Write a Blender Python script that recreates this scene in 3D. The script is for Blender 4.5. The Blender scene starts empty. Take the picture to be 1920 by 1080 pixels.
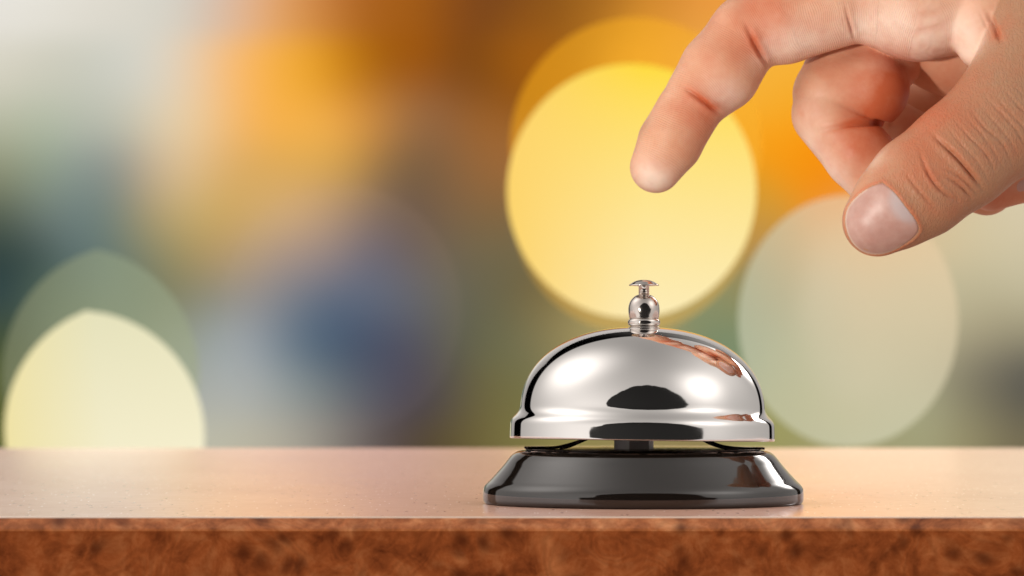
import bpy, bmesh, math, random
import numpy as np
from mathutils import Vector
from mathutils.bvhtree import BVHTree

random.seed(4); np.random.seed(4)
C = bpy.context.scene.collection
SC = bpy.context.scene

# ------------------------------------------------------------------ camera
DIST = 0.800                      # camera to the bell's axis plane (metres)
F = 5634.0                        # focal length in pixels of a 1920 wide picture
PITCH = math.atan(197.0 / F)
EYE = Vector((0.0, -DIST, 0.0293))
FW = Vector((0, math.cos(PITCH), math.sin(PITCH)))
UP = Vector((0, -math.sin(PITCH), math.cos(PITCH)))
S = 0.142e-3                      # metres per pixel at the bell
BX = 245 * S                      # the bell's axis

def ray(px, py):
    return FW + Vector((1, 0, 0)) * ((px - 960) / F) + UP * ((540 - py) / F)

def at(px, py, y):
    """The point seen at (px, py) on the vertical plane y."""
    d = ray(px, py)
    return EYE + d * ((y - EYE.y) / d.y)

def scale_at(y):
    return (y + DIST) / F

# ------------------------------------------------------------------ small helpers
def obj(name, verts, faces, mat=None, parent=None, smooth=True, loc=None):
    me = bpy.data.meshes.new(name)
    me.from_pydata([tuple(v) for v in verts], [], [tuple(f) for f in faces])
    me.validate(); me.update()
    if smooth:
        me.polygons.foreach_set('use_smooth', [True] * len(me.polygons))
    o = bpy.data.objects.new(name, me); C.objects.link(o)
    if mat: me.materials.append(mat)
    if parent is not None: o.parent = parent
    if loc is not None: o.location = loc
    return o

def thing(name, label, cat, loc=(0, 0, 0), group=None):
    o = bpy.data.objects.new(name, None); C.objects.link(o)
    o.location = loc; o.empty_display_size = 0.02
    o['label'] = label; o['category'] = cat
    if group: o['group'] = group
    return o

def lathe(profile, seg=192, cx=0.0, cy=0.0):
    """profile: list of (r, z); r = 0 ends are closed to a point."""
    V, Fc, rings = [], [], []
    for r, z in profile:
        if r < 1e-7:
            rings.append([len(V)]); V.append((cx, cy, z))
        else:
            st = len(V)
            for i in range(seg):
                a = 2 * math.pi * i / seg
                V.append((cx + r * math.cos(a), cy + r * math.sin(a), z))
            rings.append(list(range(st, st + seg)))
    for a, b in zip(rings[:-1], rings[1:]):
        for i in range(seg):
            j = (i + 1) % seg
            if len(a) == 1 and len(b) == 1: continue
            if len(a) == 1: Fc.append((a[0], b[j], b[i]))
            elif len(b) == 1: Fc.append((a[i], a[j], b[0]))
            else: Fc.append((a[i], a[j], b[j], b[i]))
    return V, Fc

def spline(pts, n=8):
    """centripetal Catmull-Rom through pts."""
    P = [np.array(p, float) for p in pts]
    P = [2 * P[0] - P[1]] + P + [2 * P[-1] - P[-2]]
    out = []
    for i in range(1, len(P) - 2):
        p0, p1, p2, p3 = P[i - 1:i + 3]
        t0 = 0; t1 = t0 + np.linalg.norm(p1 - p0) ** .5
        t2 = t1 + np.linalg.norm(p2 - p1) ** .5; t3 = t2 + np.linalg.norm(p3 - p2) ** .5
        for k in range(n):
            t = t1 + (t2 - t1) * k / n
            a1 = (t1 - t) / (t1 - t0) * p0 + (t - t0) / (t1 - t0) * p1
            a2 = (t2 - t) / (t2 - t1) * p1 + (t - t1) / (t2 - t1) * p2
            a3 = (t3 - t) / (t3 - t2) * p2 + (t - t2) / (t3 - t2) * p3
            b1 = (t2 - t) / (t2 - t0) * a1 + (t - t0) / (t2 - t0) * a2
            b2 = (t3 - t) / (t3 - t1) * a2 + (t - t1) / (t3 - t1) * a3
            out.append((t2 - t) / (t2 - t1) * b1 + (t - t1) / (t2 - t1) * b2)
    out.append(P[-2])
    return [tuple(p) for p in out]

def bez(p0, p1, p2, p3, n=12):
    out = []
    for k in range(n + 1):
        t = k / n; s = 1 - t
        out.append(tuple(s**3 * a + 3 * s * s * t * b + 3 * s * t * t * c + t**3 * d for a, b, c, d in zip(p0, p1, p2, p3)))
    return out

def to_m(pts, y0=943.0):
    return [(r * S, (y0 - y) * S) for r, y in pts]

# ------------------------------------------------------------------ materials
def new_mat(name):
    m = bpy.data.materials.new(name); m.use_nodes = True
    nt = m.node_tree; nt.nodes.clear()
    out = nt.nodes.new('ShaderNodeOutputMaterial')
    return m, nt, out

def N(nt, t, **kw):
    n = nt.nodes.new(t)
    for k, v in kw.items():
        if k in n.inputs: n.inputs[k].default_value = v
        else: setattr(n, k, v)
    return n

def link(nt, a, b): nt.links.new(a, b)

def srgb(r, g, b):
    f = lambda c: (c / 255 / 12.92) if c / 255 <= 0.04045 else ((c / 255 + 0.055) / 1.055) ** 2.4
    return (f(r), f(g), f(b), 1)

def metal(name, col, rough, smudge=0.02, scale=60, bump=0.0, metallic=1.0, ior=1.5):
    m, nt, out = new_mat(name)
    p = N(nt, 'ShaderNodeBsdfPrincipled'); p.inputs['Base Color'].default_value = col
    p.inputs['Metallic'].default_value = metallic; p.inputs['IOR'].default_value = ior
    tc = N(nt, 'ShaderNodeTexCoord')
    nz = N(nt, 'ShaderNodeTexNoise', Scale=scale, Detail=4.0)
    link(nt, tc.outputs['Object'], nz.inputs['Vector'])
    mr = N(nt, 'ShaderNodeMapRange'); mr.inputs['From Min'].default_value = .4; mr.inputs['From Max'].default_value = .75
    mr.inputs['To Min'].default_value = rough; mr.inputs['To Max'].default_value = rough + smudge
    link(nt, nz.outputs['Fac'], mr.inputs['Value']); link(nt, mr.outputs['Result'], p.inputs['Roughness'])
    if bump:
        n2 = N(nt, 'ShaderNodeTexNoise', Scale=1400.0, Detail=2.0); link(nt, tc.outputs['Object'], n2.inputs['Vector'])
        b = N(nt, 'ShaderNodeBump', Strength=bump, Distance=0.0002); link(nt, n2.outputs['Fac'], b.inputs['Height'])
        link(nt, b.outputs['Normal'], p.inputs['Normal'])
    link(nt, p.outputs['BSDF'], out.inputs['Surface'])
    return m

M_CHROME = metal('polished_chrome', (.84, .82, .80, 1), 0.03, 0.07, 38)
M_NICKEL = metal('worn_nickel', (.66, .60, .56, 1), 0.10, 0.08, 300, bump=.06)
M_STEM = metal('bright_nickel', (.72, .67, .63, 1), 0.08, 0.05, 300)
M_STEEL = metal('scratched_zinc', (.80, .74, .72, 1), 0.32, 0.15, 900, bump=.25, metallic=.2)
M_DARK = metal('blackened_steel', (.055, .043, .040, 1), 0.22, 0.12, 400, bump=.1)
M_BASE = metal('black_gloss_enamel', (.016, .011, .008, 1), 0.05, 0.05, 120, metallic=0.0, ior=1.88)

YF, YB = -0.086, 0.802
# wood ------------------------------------------------------------------
def wood():
    m, nt, out = new_mat('burl_veneer')
    tc = N(nt, 'ShaderNodeTexCoord')
    sep = N(nt, 'ShaderNodeSeparateXYZ'); link(nt, tc.outputs['Object'], sep.inputs[0])
    # veneer wraps round the edge: x stays, y and z add up
    add = N(nt, 'ShaderNodeMath', operation='ADD'); link(nt, sep.outputs['Y'], add.inputs[0]); link(nt, sep.outputs['Z'], add.inputs[1])
    co = N(nt, 'ShaderNodeCombineXYZ'); link(nt, sep.outputs['X'], co.inputs[0]); link(nt, add.outputs[0], co.inputs[1])
    warp = N(nt, 'ShaderNodeTexNoise', Scale=38.0, Detail=3.0); link(nt, co.outputs[0], warp.inputs['Vector'])
    wsub = N(nt, 'ShaderNodeVectorMath', operation='SUBTRACT'); link(nt, warp.outputs['Color'], wsub.inputs[0]); wsub.inputs[1].default_value = (.5, .5, .5)
    wsc = N(nt, 'ShaderNodeVectorMath', operation='SCALE'); link(nt, wsub.outputs[0], wsc.inputs[0]); wsc.inputs['Scale'].default_value = 0.012
    wadd = N(nt, 'ShaderNodeVectorMath', operation='ADD'); link(nt, co.outputs[0], wadd.inputs[0]); link(nt, wsc.outputs[0], wadd.inputs[1])
    # broad figure
    fig = N(nt, 'ShaderNodeTexNoise', Scale=120.0, Detail=8.0, Roughness=.72, Distortion=.3); link(nt, wadd.outputs[0], fig.inputs['Vector'])
    # flowing grain lines round the eyes
    gr = N(nt, 'ShaderNodeTexNoise', Scale=30.0, Detail=1.5, Distortion=2.2); link(nt, wadd.outputs[0], gr.inputs['Vector'])
    gm = N(nt, 'ShaderNodeMath', operation='MULTIPLY'); link(nt, gr.outputs['Fac'], gm.inputs[0]); gm.inputs[1].default_value = 60.0
    gs = N(nt, 'ShaderNodeMath', operation='SINE'); link(nt, gm.outputs[0], gs.inputs[0])
    # dark eyes and their clusters
    vor = N(nt, 'ShaderNodeTexVoronoi', Scale=190.0); vor.inputs['Randomness'].default_value = 1; link(nt, wadd.outputs[0], vor.inputs['Vector'])
    vr = N(nt, 'ShaderNodeMapRange'); link(nt, vor.outputs['Distance'], vr.inputs['Value'])
    vr.inputs['From Min'].default_value = .05; vr.inputs['From Max'].default_value = .62; vr.inputs['To Min'].default_value = .78; vr.inputs['To Max'].default_value = 0; vr.interpolation_type = 'SMOOTHSTEP'
    cl = N(nt, 'ShaderNodeTexNoise', Scale=58.0, Detail=2.0); link(nt, co.outputs[0], cl.inputs['Vector'])
    clr = N(nt, 'ShaderNodeMapRange'); link(nt, cl.outputs['Fac'], clr.inputs['Value']); clr.inputs['From Min'].default_value = .43; clr.inputs['From Max'].default_value = .55
    eyes = N(nt, 'ShaderNodeMath', operation='MULTIPLY'); link(nt, vr.outputs[0], eyes.inputs[0]); link(nt, clr.outputs[0], eyes.inputs[1])
    ramp = N(nt, 'ShaderNodeValToRGB'); link(nt, fig.outputs['Fac'], ramp.inputs['Fac'])
    e = ramp.color_ramp.elements
    e[0].position = .30; e[0].color = (.15, .030, .007, 1)
    e[1].position = .72; e[1].color = (.60, .20, .066, 1)
    k = e.new(.5); k.color = (.38, .092, .023, 1)
    gmx = N(nt, 'ShaderNodeMapRange'); link(nt, gs.outputs[0], gmx.inputs['Value']); gmx.inputs['From Min'].default_value = -1; gmx.inputs['To Min'].default_value = .90; gmx.inputs['To Max'].default_value = 1.06
    mul = N(nt, 'ShaderNodeVectorMath', operation='SCALE'); link(nt, ramp.outputs['Color'], mul.inputs[0]); link(nt, gmx.outputs[0], mul.inputs['Scale'])
    mix = N(nt, 'ShaderNodeMix', data_type='RGBA'); link(nt, eyes.outputs[0], mix.inputs['Factor'])
    link(nt, mul.outputs[0], mix.inputs['A']); mix.inputs['B'].default_value = (.085, .016, .004, 1)
    # dust: very fine pale specks, only where it settles (facing up)
    dv = N(nt, 'ShaderNodeTexVoronoi', Scale=520.0); mq = N(nt, 'ShaderNodeMapping'); mq.inputs['Scale'].default_value = (1, .14, 1); link(nt, tc.outputs['Object'], mq.inputs[0]); link(nt, mq.outputs[0], dv.inputs['Vector'])
    dr = N(nt, 'ShaderNodeMapRange'); link(nt, dv.outputs['Distance'], dr.inputs['Value']); dr.inputs['From Min'].default_value = .05; dr.inputs['From Max'].default_value = .12; dr.inputs['To Min'].default_value = 1; dr.inputs['To Max'].default_value = 0
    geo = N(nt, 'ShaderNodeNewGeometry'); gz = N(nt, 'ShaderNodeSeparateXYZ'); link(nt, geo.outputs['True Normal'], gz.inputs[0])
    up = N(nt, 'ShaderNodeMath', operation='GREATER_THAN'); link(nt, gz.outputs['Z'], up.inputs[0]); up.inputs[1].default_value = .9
    ds = N(nt, 'ShaderNodeMath', operation='MULTIPLY'); link(nt, dr.outputs[0], ds.inputs[0]); link(nt, up.outputs[0], ds.inputs[1])
    mix2 = N(nt, 'ShaderNodeMix', data_type='RGBA'); link(nt, ds.outputs[0], mix2.inputs['Factor']); link(nt, mix.outputs['Result'], mix2.inputs['A']); mix2.inputs['B'].default_value = (.75, .6, .5, 1)
    # pale sheen of the top painted into its colour, under a slightly matt lacquer
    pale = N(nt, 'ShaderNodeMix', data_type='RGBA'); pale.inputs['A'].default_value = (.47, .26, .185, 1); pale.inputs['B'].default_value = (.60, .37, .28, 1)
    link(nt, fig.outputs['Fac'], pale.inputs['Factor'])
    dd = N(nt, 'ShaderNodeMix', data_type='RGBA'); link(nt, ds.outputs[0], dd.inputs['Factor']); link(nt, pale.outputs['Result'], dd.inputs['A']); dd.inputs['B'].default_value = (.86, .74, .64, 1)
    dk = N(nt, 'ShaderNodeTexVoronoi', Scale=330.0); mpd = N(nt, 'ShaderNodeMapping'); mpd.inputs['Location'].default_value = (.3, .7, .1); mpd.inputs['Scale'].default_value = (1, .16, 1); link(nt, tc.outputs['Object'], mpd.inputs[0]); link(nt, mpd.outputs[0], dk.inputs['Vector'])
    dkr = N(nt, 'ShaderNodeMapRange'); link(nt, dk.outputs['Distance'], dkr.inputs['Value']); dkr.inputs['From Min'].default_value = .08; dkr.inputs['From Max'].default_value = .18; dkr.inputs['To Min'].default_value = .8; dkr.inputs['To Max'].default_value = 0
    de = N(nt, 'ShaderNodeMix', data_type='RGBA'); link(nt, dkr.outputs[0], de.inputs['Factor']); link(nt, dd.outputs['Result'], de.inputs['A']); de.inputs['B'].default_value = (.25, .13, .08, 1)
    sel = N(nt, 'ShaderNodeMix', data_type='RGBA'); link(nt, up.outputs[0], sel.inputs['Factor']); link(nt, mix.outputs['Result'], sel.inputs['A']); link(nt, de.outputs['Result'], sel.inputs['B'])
    # light caught by the chamfer, painted in as a lighter colour
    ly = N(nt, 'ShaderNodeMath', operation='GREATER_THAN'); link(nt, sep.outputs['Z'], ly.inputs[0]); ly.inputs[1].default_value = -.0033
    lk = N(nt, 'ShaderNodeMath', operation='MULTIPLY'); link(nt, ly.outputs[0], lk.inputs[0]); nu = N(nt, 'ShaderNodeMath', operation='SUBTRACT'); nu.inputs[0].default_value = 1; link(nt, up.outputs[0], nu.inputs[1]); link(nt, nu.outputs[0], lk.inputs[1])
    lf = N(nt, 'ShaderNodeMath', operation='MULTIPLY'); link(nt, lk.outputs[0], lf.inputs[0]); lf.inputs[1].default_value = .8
    chamfer_lit = N(nt, 'ShaderNodeMix', data_type='RGBA'); link(nt, lf.outputs[0], chamfer_lit.inputs['Factor']); link(nt, sel.outputs['Result'], chamfer_lit.inputs['A']); lb = N(nt, 'ShaderNodeVectorMath', operation='MULTIPLY'); link(nt, mix.outputs['Result'], lb.inputs[0]); lb.inputs[1].default_value = (1.75, 2.3, 3.0); link(nt, lb.outputs[0], chamfer_lit.inputs['B'])
    # bright highlight line painted into the colour of the arris
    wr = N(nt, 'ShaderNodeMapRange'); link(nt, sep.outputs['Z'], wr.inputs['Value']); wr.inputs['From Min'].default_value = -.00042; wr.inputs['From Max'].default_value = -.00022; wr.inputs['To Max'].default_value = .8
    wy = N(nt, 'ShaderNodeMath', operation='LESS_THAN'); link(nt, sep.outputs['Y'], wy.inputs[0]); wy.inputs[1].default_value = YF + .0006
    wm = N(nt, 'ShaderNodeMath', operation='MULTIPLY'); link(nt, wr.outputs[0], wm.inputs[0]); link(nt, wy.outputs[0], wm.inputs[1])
    arris_glint = N(nt, 'ShaderNodeMix', data_type='RGBA'); link(nt, wm.outputs[0], arris_glint.inputs['Factor']); link(nt, chamfer_lit.outputs['Result'], arris_glint.inputs['A']); arris_glint.inputs['B'].default_value = (.95, .78, .62, 1)
    rr = N(nt, 'ShaderNodeTexNoise', Scale=25.0, Detail=6.0)
    link(nt, tc.outputs['Object'], rr.inputs['Vector'])
    rm = N(nt, 'ShaderNodeMapRange'); link(nt, rr.outputs['Fac'], rm.inputs['Value']); rm.inputs['To Min'].default_value = .11; rm.inputs['To Max'].default_value = .19
    dif = N(nt, 'ShaderNodeBsdfDiffuse'); link(nt, arris_glint.outputs['Result'], dif.inputs['Color'])
    gl = N(nt, 'ShaderNodeBsdfGlossy'); link(nt, rm.outputs[0], gl.inputs['Roughness']); gl.inputs['Color'].default_value = (1, .96, .92, 1)
    fr = N(nt, 'ShaderNodeFresnel'); fr.inputs['IOR'].default_value = 1.45
    fm = N(nt, 'ShaderNodeMath', operation='MULTIPLY'); link(nt, fr.outputs[0], fm.inputs[0]); sm = N(nt, 'ShaderNodeMapRange'); sn_ = N(nt, 'ShaderNodeTexNoise', Scale=14.0, Detail=5.0); link(nt, tc.outputs['Object'], sn_.inputs['Vector']); link(nt, sn_.outputs['Fac'], sm.inputs['Value']); sm.inputs['From Min'].default_value = .3; sm.inputs['From Max'].default_value = .7; sm.inputs['To Min'].default_value = 1.12; sm.inputs['To Max'].default_value = 1.26; link(nt, sm.outputs[0], fm.inputs[1])
    gc = N(nt, 'ShaderNodeVectorMath', operation='SCALE'); gc.inputs[0].default_value = (.92, .95, 1.0); link(nt, fm.outputs[0], gc.inputs['Scale']); link(nt, gc.outputs[0], gl.inputs['Color'])
    p = N(nt, 'ShaderNodeAddShader'); link(nt, dif.outputs[0], p.inputs[0]); link(nt, gl.outputs[0], p.inputs[1])
    bn = N(nt, 'ShaderNodeTexNoise', Scale=900.0, Detail=3.0); link(nt, tc.outputs['Object'], bn.inputs['Vector'])
    badd = N(nt, 'ShaderNodeMath', operation='ADD'); link(nt, bn.outputs['Fac'], badd.inputs[0]); link(nt, ds.outputs[0], badd.inputs[1])
    b = N(nt, 'ShaderNodeBump', Strength=.12, Distance=.0001); link(nt, badd.outputs[0], b.inputs['Height'])
    link(nt, b.outputs['Normal'], dif.inputs['Normal']); link(nt, b.outputs['Normal'], gl.inputs['Normal'])
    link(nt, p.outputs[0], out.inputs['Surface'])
    return m
M_WOOD = wood()

# ------------------------------------------------------------------ counter
def counter():
    ch = 0.0031
    prof = [(YB, 0)]
    prof += [(YF + .0008, 0)] + bez((YF + .0008, 0), (YF + .0002, 0), (YF - .0002, -.0001), (YF - .0005, -.0004), 8)[1:]
    prof += bez((YF - .0004 - .0014, -ch + .0007), (YF - .0020, -ch + .0002), (YF - .0022, -ch - .0002), (YF - .0022, -ch - .0010), 6)
    prof += [(YF - .0022, -.045), (YF - .0012, -.046), (YB, -.046)]
    xs = np.linspace(-1.6, 1.6, 41)
    V = [(x, y, z) for x in xs for y, z in prof]; n = len(prof); Fc = []
    for i in range(len(xs) - 1):
        for j in range(n):
            k = (j + 1) % n
            Fc.append((i * n + j, i * n + k, (i + 1) * n + k, (i + 1) * n + j))
    Fc.append(tuple(range(n))[::-1]); Fc.append(tuple((len(xs) - 1) * n + j for j in range(n)))
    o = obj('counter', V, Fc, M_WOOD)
    for p in o.data.polygons:
        p.use_smooth = abs(p.normal.x) < .5 and len(p.vertices) == 4
    o.data.set_sharp_from_angle(angle=math.radians(32))
    o['label'] = 'burl wood counter with a pale dusty top and a reddish brown front edge'
    o['category'] = 'counter'
counter()

# ------------------------------------------------------------------ the bell
bell = thing('service_bell', 'chrome reception call bell with push button on a flared black base', 'bell', (BX, 0, 0))
base_prof = [(0, 943.6), (270, 943.6), (286, 943.6), (293, 943), (297, 941), (299, 937), (299.6, 929), (299.4, 921), (298, 914), (293.5, 907), (285, 898.5), (271, 883.5), (259, 869.5), (250, 858), (243, 850.5), (236, 846.2), (228, 844.0), (218, 843.4), (205, 843.4)]
pr = base_prof[:2] + spline(base_prof[2:-1], 8) + [base_prof[-1], (0, 843.4)]
V, Fc = lathe(to_m(pr), 256); base = obj('base', V, Fc, M_BASE, bell)
# thin pad that the base stands on
V, Fc = lathe([(0, 0.0), (284 * S, 0.0), (285 * S, .0002), (0, .0002)][::1], 128)
# top plate inside the rim
V, Fc = lathe(to_m([(0, 843.3), (216, 843.3), (219, 842.9), (220, 842.2), (219, 841.5), (216, 841.2), (0, 841.2)]), 160)
obj('top_plate', V, Fc, M_DARK, bell)
# dome
TILT = thing_tilt = None
a_, b_, n_ = 229.0, 162.0, 2.25
dp = []
for k in range(61):
    th = (math.pi / 2) * (1 - k / 60) * 1.0
    c_, s_ = math.cos(th), math.sin(th)
    r = a_ * abs(c_) ** (2 / n_); y = 775 - b_ * abs(s_) ** (2 / n_)
    if y > 764: break
    dp.append((r if r > .01 else 0, y))
lr, ly = dp[-1]
dp += bez((lr, ly), (lr + 1.1, ly + 9), (234.5, 777), (239.5, 782), 10)[1:]
dp += bez((239.5, 782), (244.0, 786.5), (246.6, 790.5), (247, 797.5), 10)[1:]
dp += bez((247, 797.5), (247.3, 805), (247.6, 814), (247.6, 822.6), 8)[1:]
dp += [(247.2, 823.6), (246, 824), (242.5, 824), (241.3, 823.4), (241, 822)]
inner = [(r - 7.5 if r > 40 else r * .8, y + 6.5) for r, y in dp[:61] if y < 790][::-1]
dp += [(239.5, 800)] + inner[:-1] + [(0, 620.5)]
V, Fc = lathe(to_m(dp), 320)
dome = obj('dome', V, Fc, M_CHROME, bell)
piv = Vector((0, 0, (943 - 700) * S))
dome.data.transform(__import__('mathutils').Matrix.Translation(piv) @ __import__('mathutils').Matrix.Rotation(math.radians(.75), 4, 'Y') @ __import__('mathutils').Matrix.Rotation(math.radians(-.45), 4, 'X') @ __import__('mathutils').Matrix.Translation(-piv))
# finial: flange, ring, acorn
acorn = [(0, 552), (9, 552.2), (12.5, 552.8), (17, 555), (22, 559.5), (26, 565), (28.4, 572), (29.2, 578.5), (29.0, 586), (28.2, 592), (27.2, 597), (26, 598.2), (0, 598.2)]
V, Fc = lathe(to_m([acorn[0]] + spline(acorn[1:-1], 5) + [acorn[-1]])[::-1], 96, 2.5 * S); fin = obj('finial', V, Fc, M_NICKEL, bell)
ring = [(24, 597.9), (28, 598.6), (29.8, 601), (30.2, 604.5), (29.6, 608), (27.5, 610.4), (25, 610.8)]
V, Fc = lathe(to_m([(0, 597.9)] + spline(ring, 6) + [(0, 610.8)])[::-1], 96, 2.5 * S); obj('collar', V, Fc, M_STEM, fin)
V, Fc = lathe(to_m([(0, 610.5), (25, 610.5), (25.5, 612.2), (30, 612.8), (30.8, 613.8), (30, 614.9), (27, 616.0), (24, 618.5), (0, 619)])[::-1], 96, 2.5 * S); obj('washer', V, Fc, M_STEM, fin)
# push button: mushroom cap on a stem
cap = [(0, 524.4), (6, 524.5), (12, 525.4), (19, 528), (25, 531.8), (28.2, 534), (28.2, 535.2), (26, 535.4), (16, 534.2), (11, 535.5), (10, 537.5)]
V, Fc = lathe(to_m([cap[0]] + spline(cap[1:], 5) + [(10, 553), (0, 553)])[::-1], 96, 2.5 * S); obj('push_button', V, Fc, M_STEM, bell)

# striker post under the dome: a faceted nut and a rod
def prism(r, y0, y1, n, rot, cx, cy=0, bev=1.0):
    return lathe_poly([(0, y0), (r - bev, y0), (r, y0 - bev), (r, y1 + bev), (r - bev, y1), (0, y1)], n, rot, cx, cy)
def lathe_poly(prof, n, rot, cx, cy):
    V, Fc = [], []
    for r, y in prof:
        for i in range(n):
            a = rot + 2 * math.pi * i / n
            V.append(((cx + r * math.cos(a)) * S, (cy + r * math.sin(a)) * S, (943 - y) * S))
    for k in range(len(prof) - 1):
        for i in range(n):
            j = (i + 1) % n
            Fc.append((k * n + i, k * n + j, (k + 1) * n + j, (k + 1) * n + i))
    return V, Fc
V, Fc = prism(38.5, 846, 812, 6, math.radians(-105), -17, -6); nut = obj('striker_post', V, Fc, M_STEEL, bell, smooth=False)
V, Fc = lathe(to_m([(0, 622), (9, 622), (9, 812), (0, 812)])[::-1], 32); obj('rod', V, Fc, M_DARK, nut)

# sprung bracket legs
def strip(path, w, t, name, cy=0.0, wob=0):
    P = spline(path, 8); V, Fc = [], []
    for i, (x, y) in enumerate(P):
        a = P[max(i - 1, 0)]; b = P[min(i + 1, len(P) - 1)]
        d = np.array([b[0] - a[0], b[1] - a[1]]); d /= np.linalg.norm(d); nx, ny = -d[1], d[0]
        sg = 1 if ny > 0 else -1
        hw = w / 2 * (1.0 if 1 < i < len(P) - 2 else .93)
        for sx, sy in ((-1, -1), (1, -1), (1, 1), (-1, 1)):
            V.append(((x - 1205 + nx * sg * sy * t / 2) * S, (cy + sx * hw) * S, (943 - (y + ny * sg * sy * t / 2)) * S))
    for i in range(len(P) - 1):
        for k in range(4):
            l = (k + 1) % 4
            Fc.append((i * 4 + k, i * 4 + l, i * 4 + 4 + l, i * 4 + 4 + k))
    Fc.append((0, 1, 2, 3)); Fc.append(tuple(len(P) * 4 - 4 + k for k in (3, 2, 1, 0)))
    o = obj(name, V, Fc, M_DARK, bell, smooth=False)
    bm = bmesh.new(); bm.from_mesh(o.data); bmesh.ops.recalc_face_normals(bm, faces=bm.faces); bm.to_mesh(o.data); bm.free()
    bv = o.modifiers.new('soft_edges', 'BEVEL'); bv.width = .00018; bv.segments = 2; bv.limit_method = 'ANGLE'
    return o
strip([(983, 838.6), (1010, 838.6), (1040, 838.2), (1058, 835.0), (1082, 828), (1112, 817), (1140, 806), (1175, 798), (1205, 797)], 56, 4.4, 'spring_arm', -4)
strip([(1048, 839.4), (1064, 836.5), (1090, 826), (1122, 812), (1150, 803)], 16, 4, 'spring_arm', -58)
strip([(1431, 840.0), (1400, 840.0), (1372, 838.4), (1350, 834.5), (1328, 826), (1305, 815), (1270, 803), (1235, 797), (1207, 797)], 56, 4.4, 'spring_arm', -4)
strip([(1380, 840.4), (1352, 838.5), (1330, 832), (1306, 820), (1280, 808)], 16, 4, 'spring_arm', -58)

# ------------------------------------------------------------------ hand
SHIFT = 40.0
def hp(px, py, dep):
    dep = dep + SHIFT
    p = at(px, py, dep / 1000.0)
    return np.array([p.x, p.y, p.z]) * 1000.0
def hr(r, dep):
    return r * scale_at((dep + SHIFT) / 1000.0) * 1000.0

# each chain: list of (px, py, depth in mm (minus = nearer), radius in px), depth squash, blend k within the chain
CH = {
 'index_distal': dict(p=[(1230, 313, -1, 49), (1257, 266, 0, 60), (1288, 212, 1, 60.5)], q=1.0, k=1.5),
 'index_middle': dict(p=[(1311, 178, 1, 63), (1350, 134, 2, 76), (1386, 84, 3, 71)], q=1.0, k=1.5),
 'index_proximal': dict(p=[(1402, 58, 3, 70), (1470, 36, 3, 83), (1560, 8, 2, 84)], q=1.0, k=2.0),
 'palm': dict(p=[(1640, -2, 2, 88), (1720, 12, 1, 100), (1800, -20, 4, 118), (1900, -100, 10, 150)], q=1.0, k=4.0),
 'palm_back': dict(p=[(1690, 20, 24, 110), (1800, 40, 26, 140), (1950, -60, 30, 170)], q=1.0, k=4.0),
 'heel': dict(p=[(1800, -110, 8, 170), (1980, -220, 14, 200), (2140, -330, 16, 190)], q=1.0, k=6.0),
 'web': dict(p=[(1838, 88, -6, 42), (1845, 30, -4, 78), (1850, -60, -2, 110)], q=1.0, k=4.0),
 'middle_upper': dict(p=[(1556, 178, 13, 68), (1632, 168, 11, 73)], q=1.0, k=2.0),
 'middle_back': dict(p=[(1584, 96, 20, 66), (1560, 172, 14, 66)], q=1.0, k=2.0),
 'middle_upper_root': dict(p=[(1632, 150, 14, 66), (1690, 40, 26, 90)], q=1.0, k=2.0),
 'middle_lower': dict(p=[(1548, 214, 12, 64), (1610, 290, 8, 64), (1680, 360, 8, 66)], q=1.0, k=2.0),
 'ring_upper': dict(p=[(1665, 222, 52, 66), (1745, 215, 54, 68), (1800, 60, 56, 82)], q=1.0, k=2.0),
 'ring_lower': dict(p=[(1665, 250, 38, 66), (1760, 305, 30, 70), (1850, 352, 16, 52)], q=1.0, k=2.0),
 'little': dict(p=[(1858, 352, 6, 44), (1925, 325, 8, 52), (1990, 270, 14, 60), (2040, 140, 24, 70), (2060, 0, 26, 90)], q=1.0, k=2.0),
 'thumb': dict(p=[(1646, 414, -25, 67), (1684, 381, -25, 83), (1724, 349, -24, 96), (1800, 292, -22, 101), (1885, 222, -18, 108), (1955, 118, -12, 118), (1990, -20, -4, 140), (2020, -160, 6, 170)], q=1.22, k=3.0),
}
PRIMS = {}
for nme, c in CH.items():
    PRIMS[nme] = [(hp(x, y, d), hr(r, d)) for x, y, d, r in c['p']]
CENTRE_Y = {n: np.mean([q[0][1] for q in PRIMS[n]]) for n in PRIMS}

def round_cone(P, a, ra, b, rb):
    ba = b - a; l2 = ba @ ba; rr = ra - rb; a2 = l2 - rr * rr; il2 = 1.0 / l2
    pa = P - a; y = pa @ ba; z = y - l2
    x = pa * l2 - y[:, None] * ba; x2 = np.einsum('ij,ij->i', x, x)
    y2 = y * y * l2; z2 = z * z * l2
    k = np.sign(rr) * rr * rr * x2
    d = (np.sqrt(np.maximum(x2 * a2 * il2, 0)) + y * rr) * il2 - ra
    m1 = np.sign(z) * a2 * z2 > k
    m2 = np.sign(y) * a2 * y2 < k
    d = np.where(m2, np.sqrt(np.maximum(x2 + y2, 0)) * il2 - ra, d)
    d = np.where(m1, np.sqrt(np.maximum(x2 + z2, 0)) * il2 - rb, d)
    return d

def smin(a, b, k):
    h = np.maximum(k - np.abs(a - b), 0) / k
    return np.minimum(a, b) - h * h * h * k / 6.0

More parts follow.
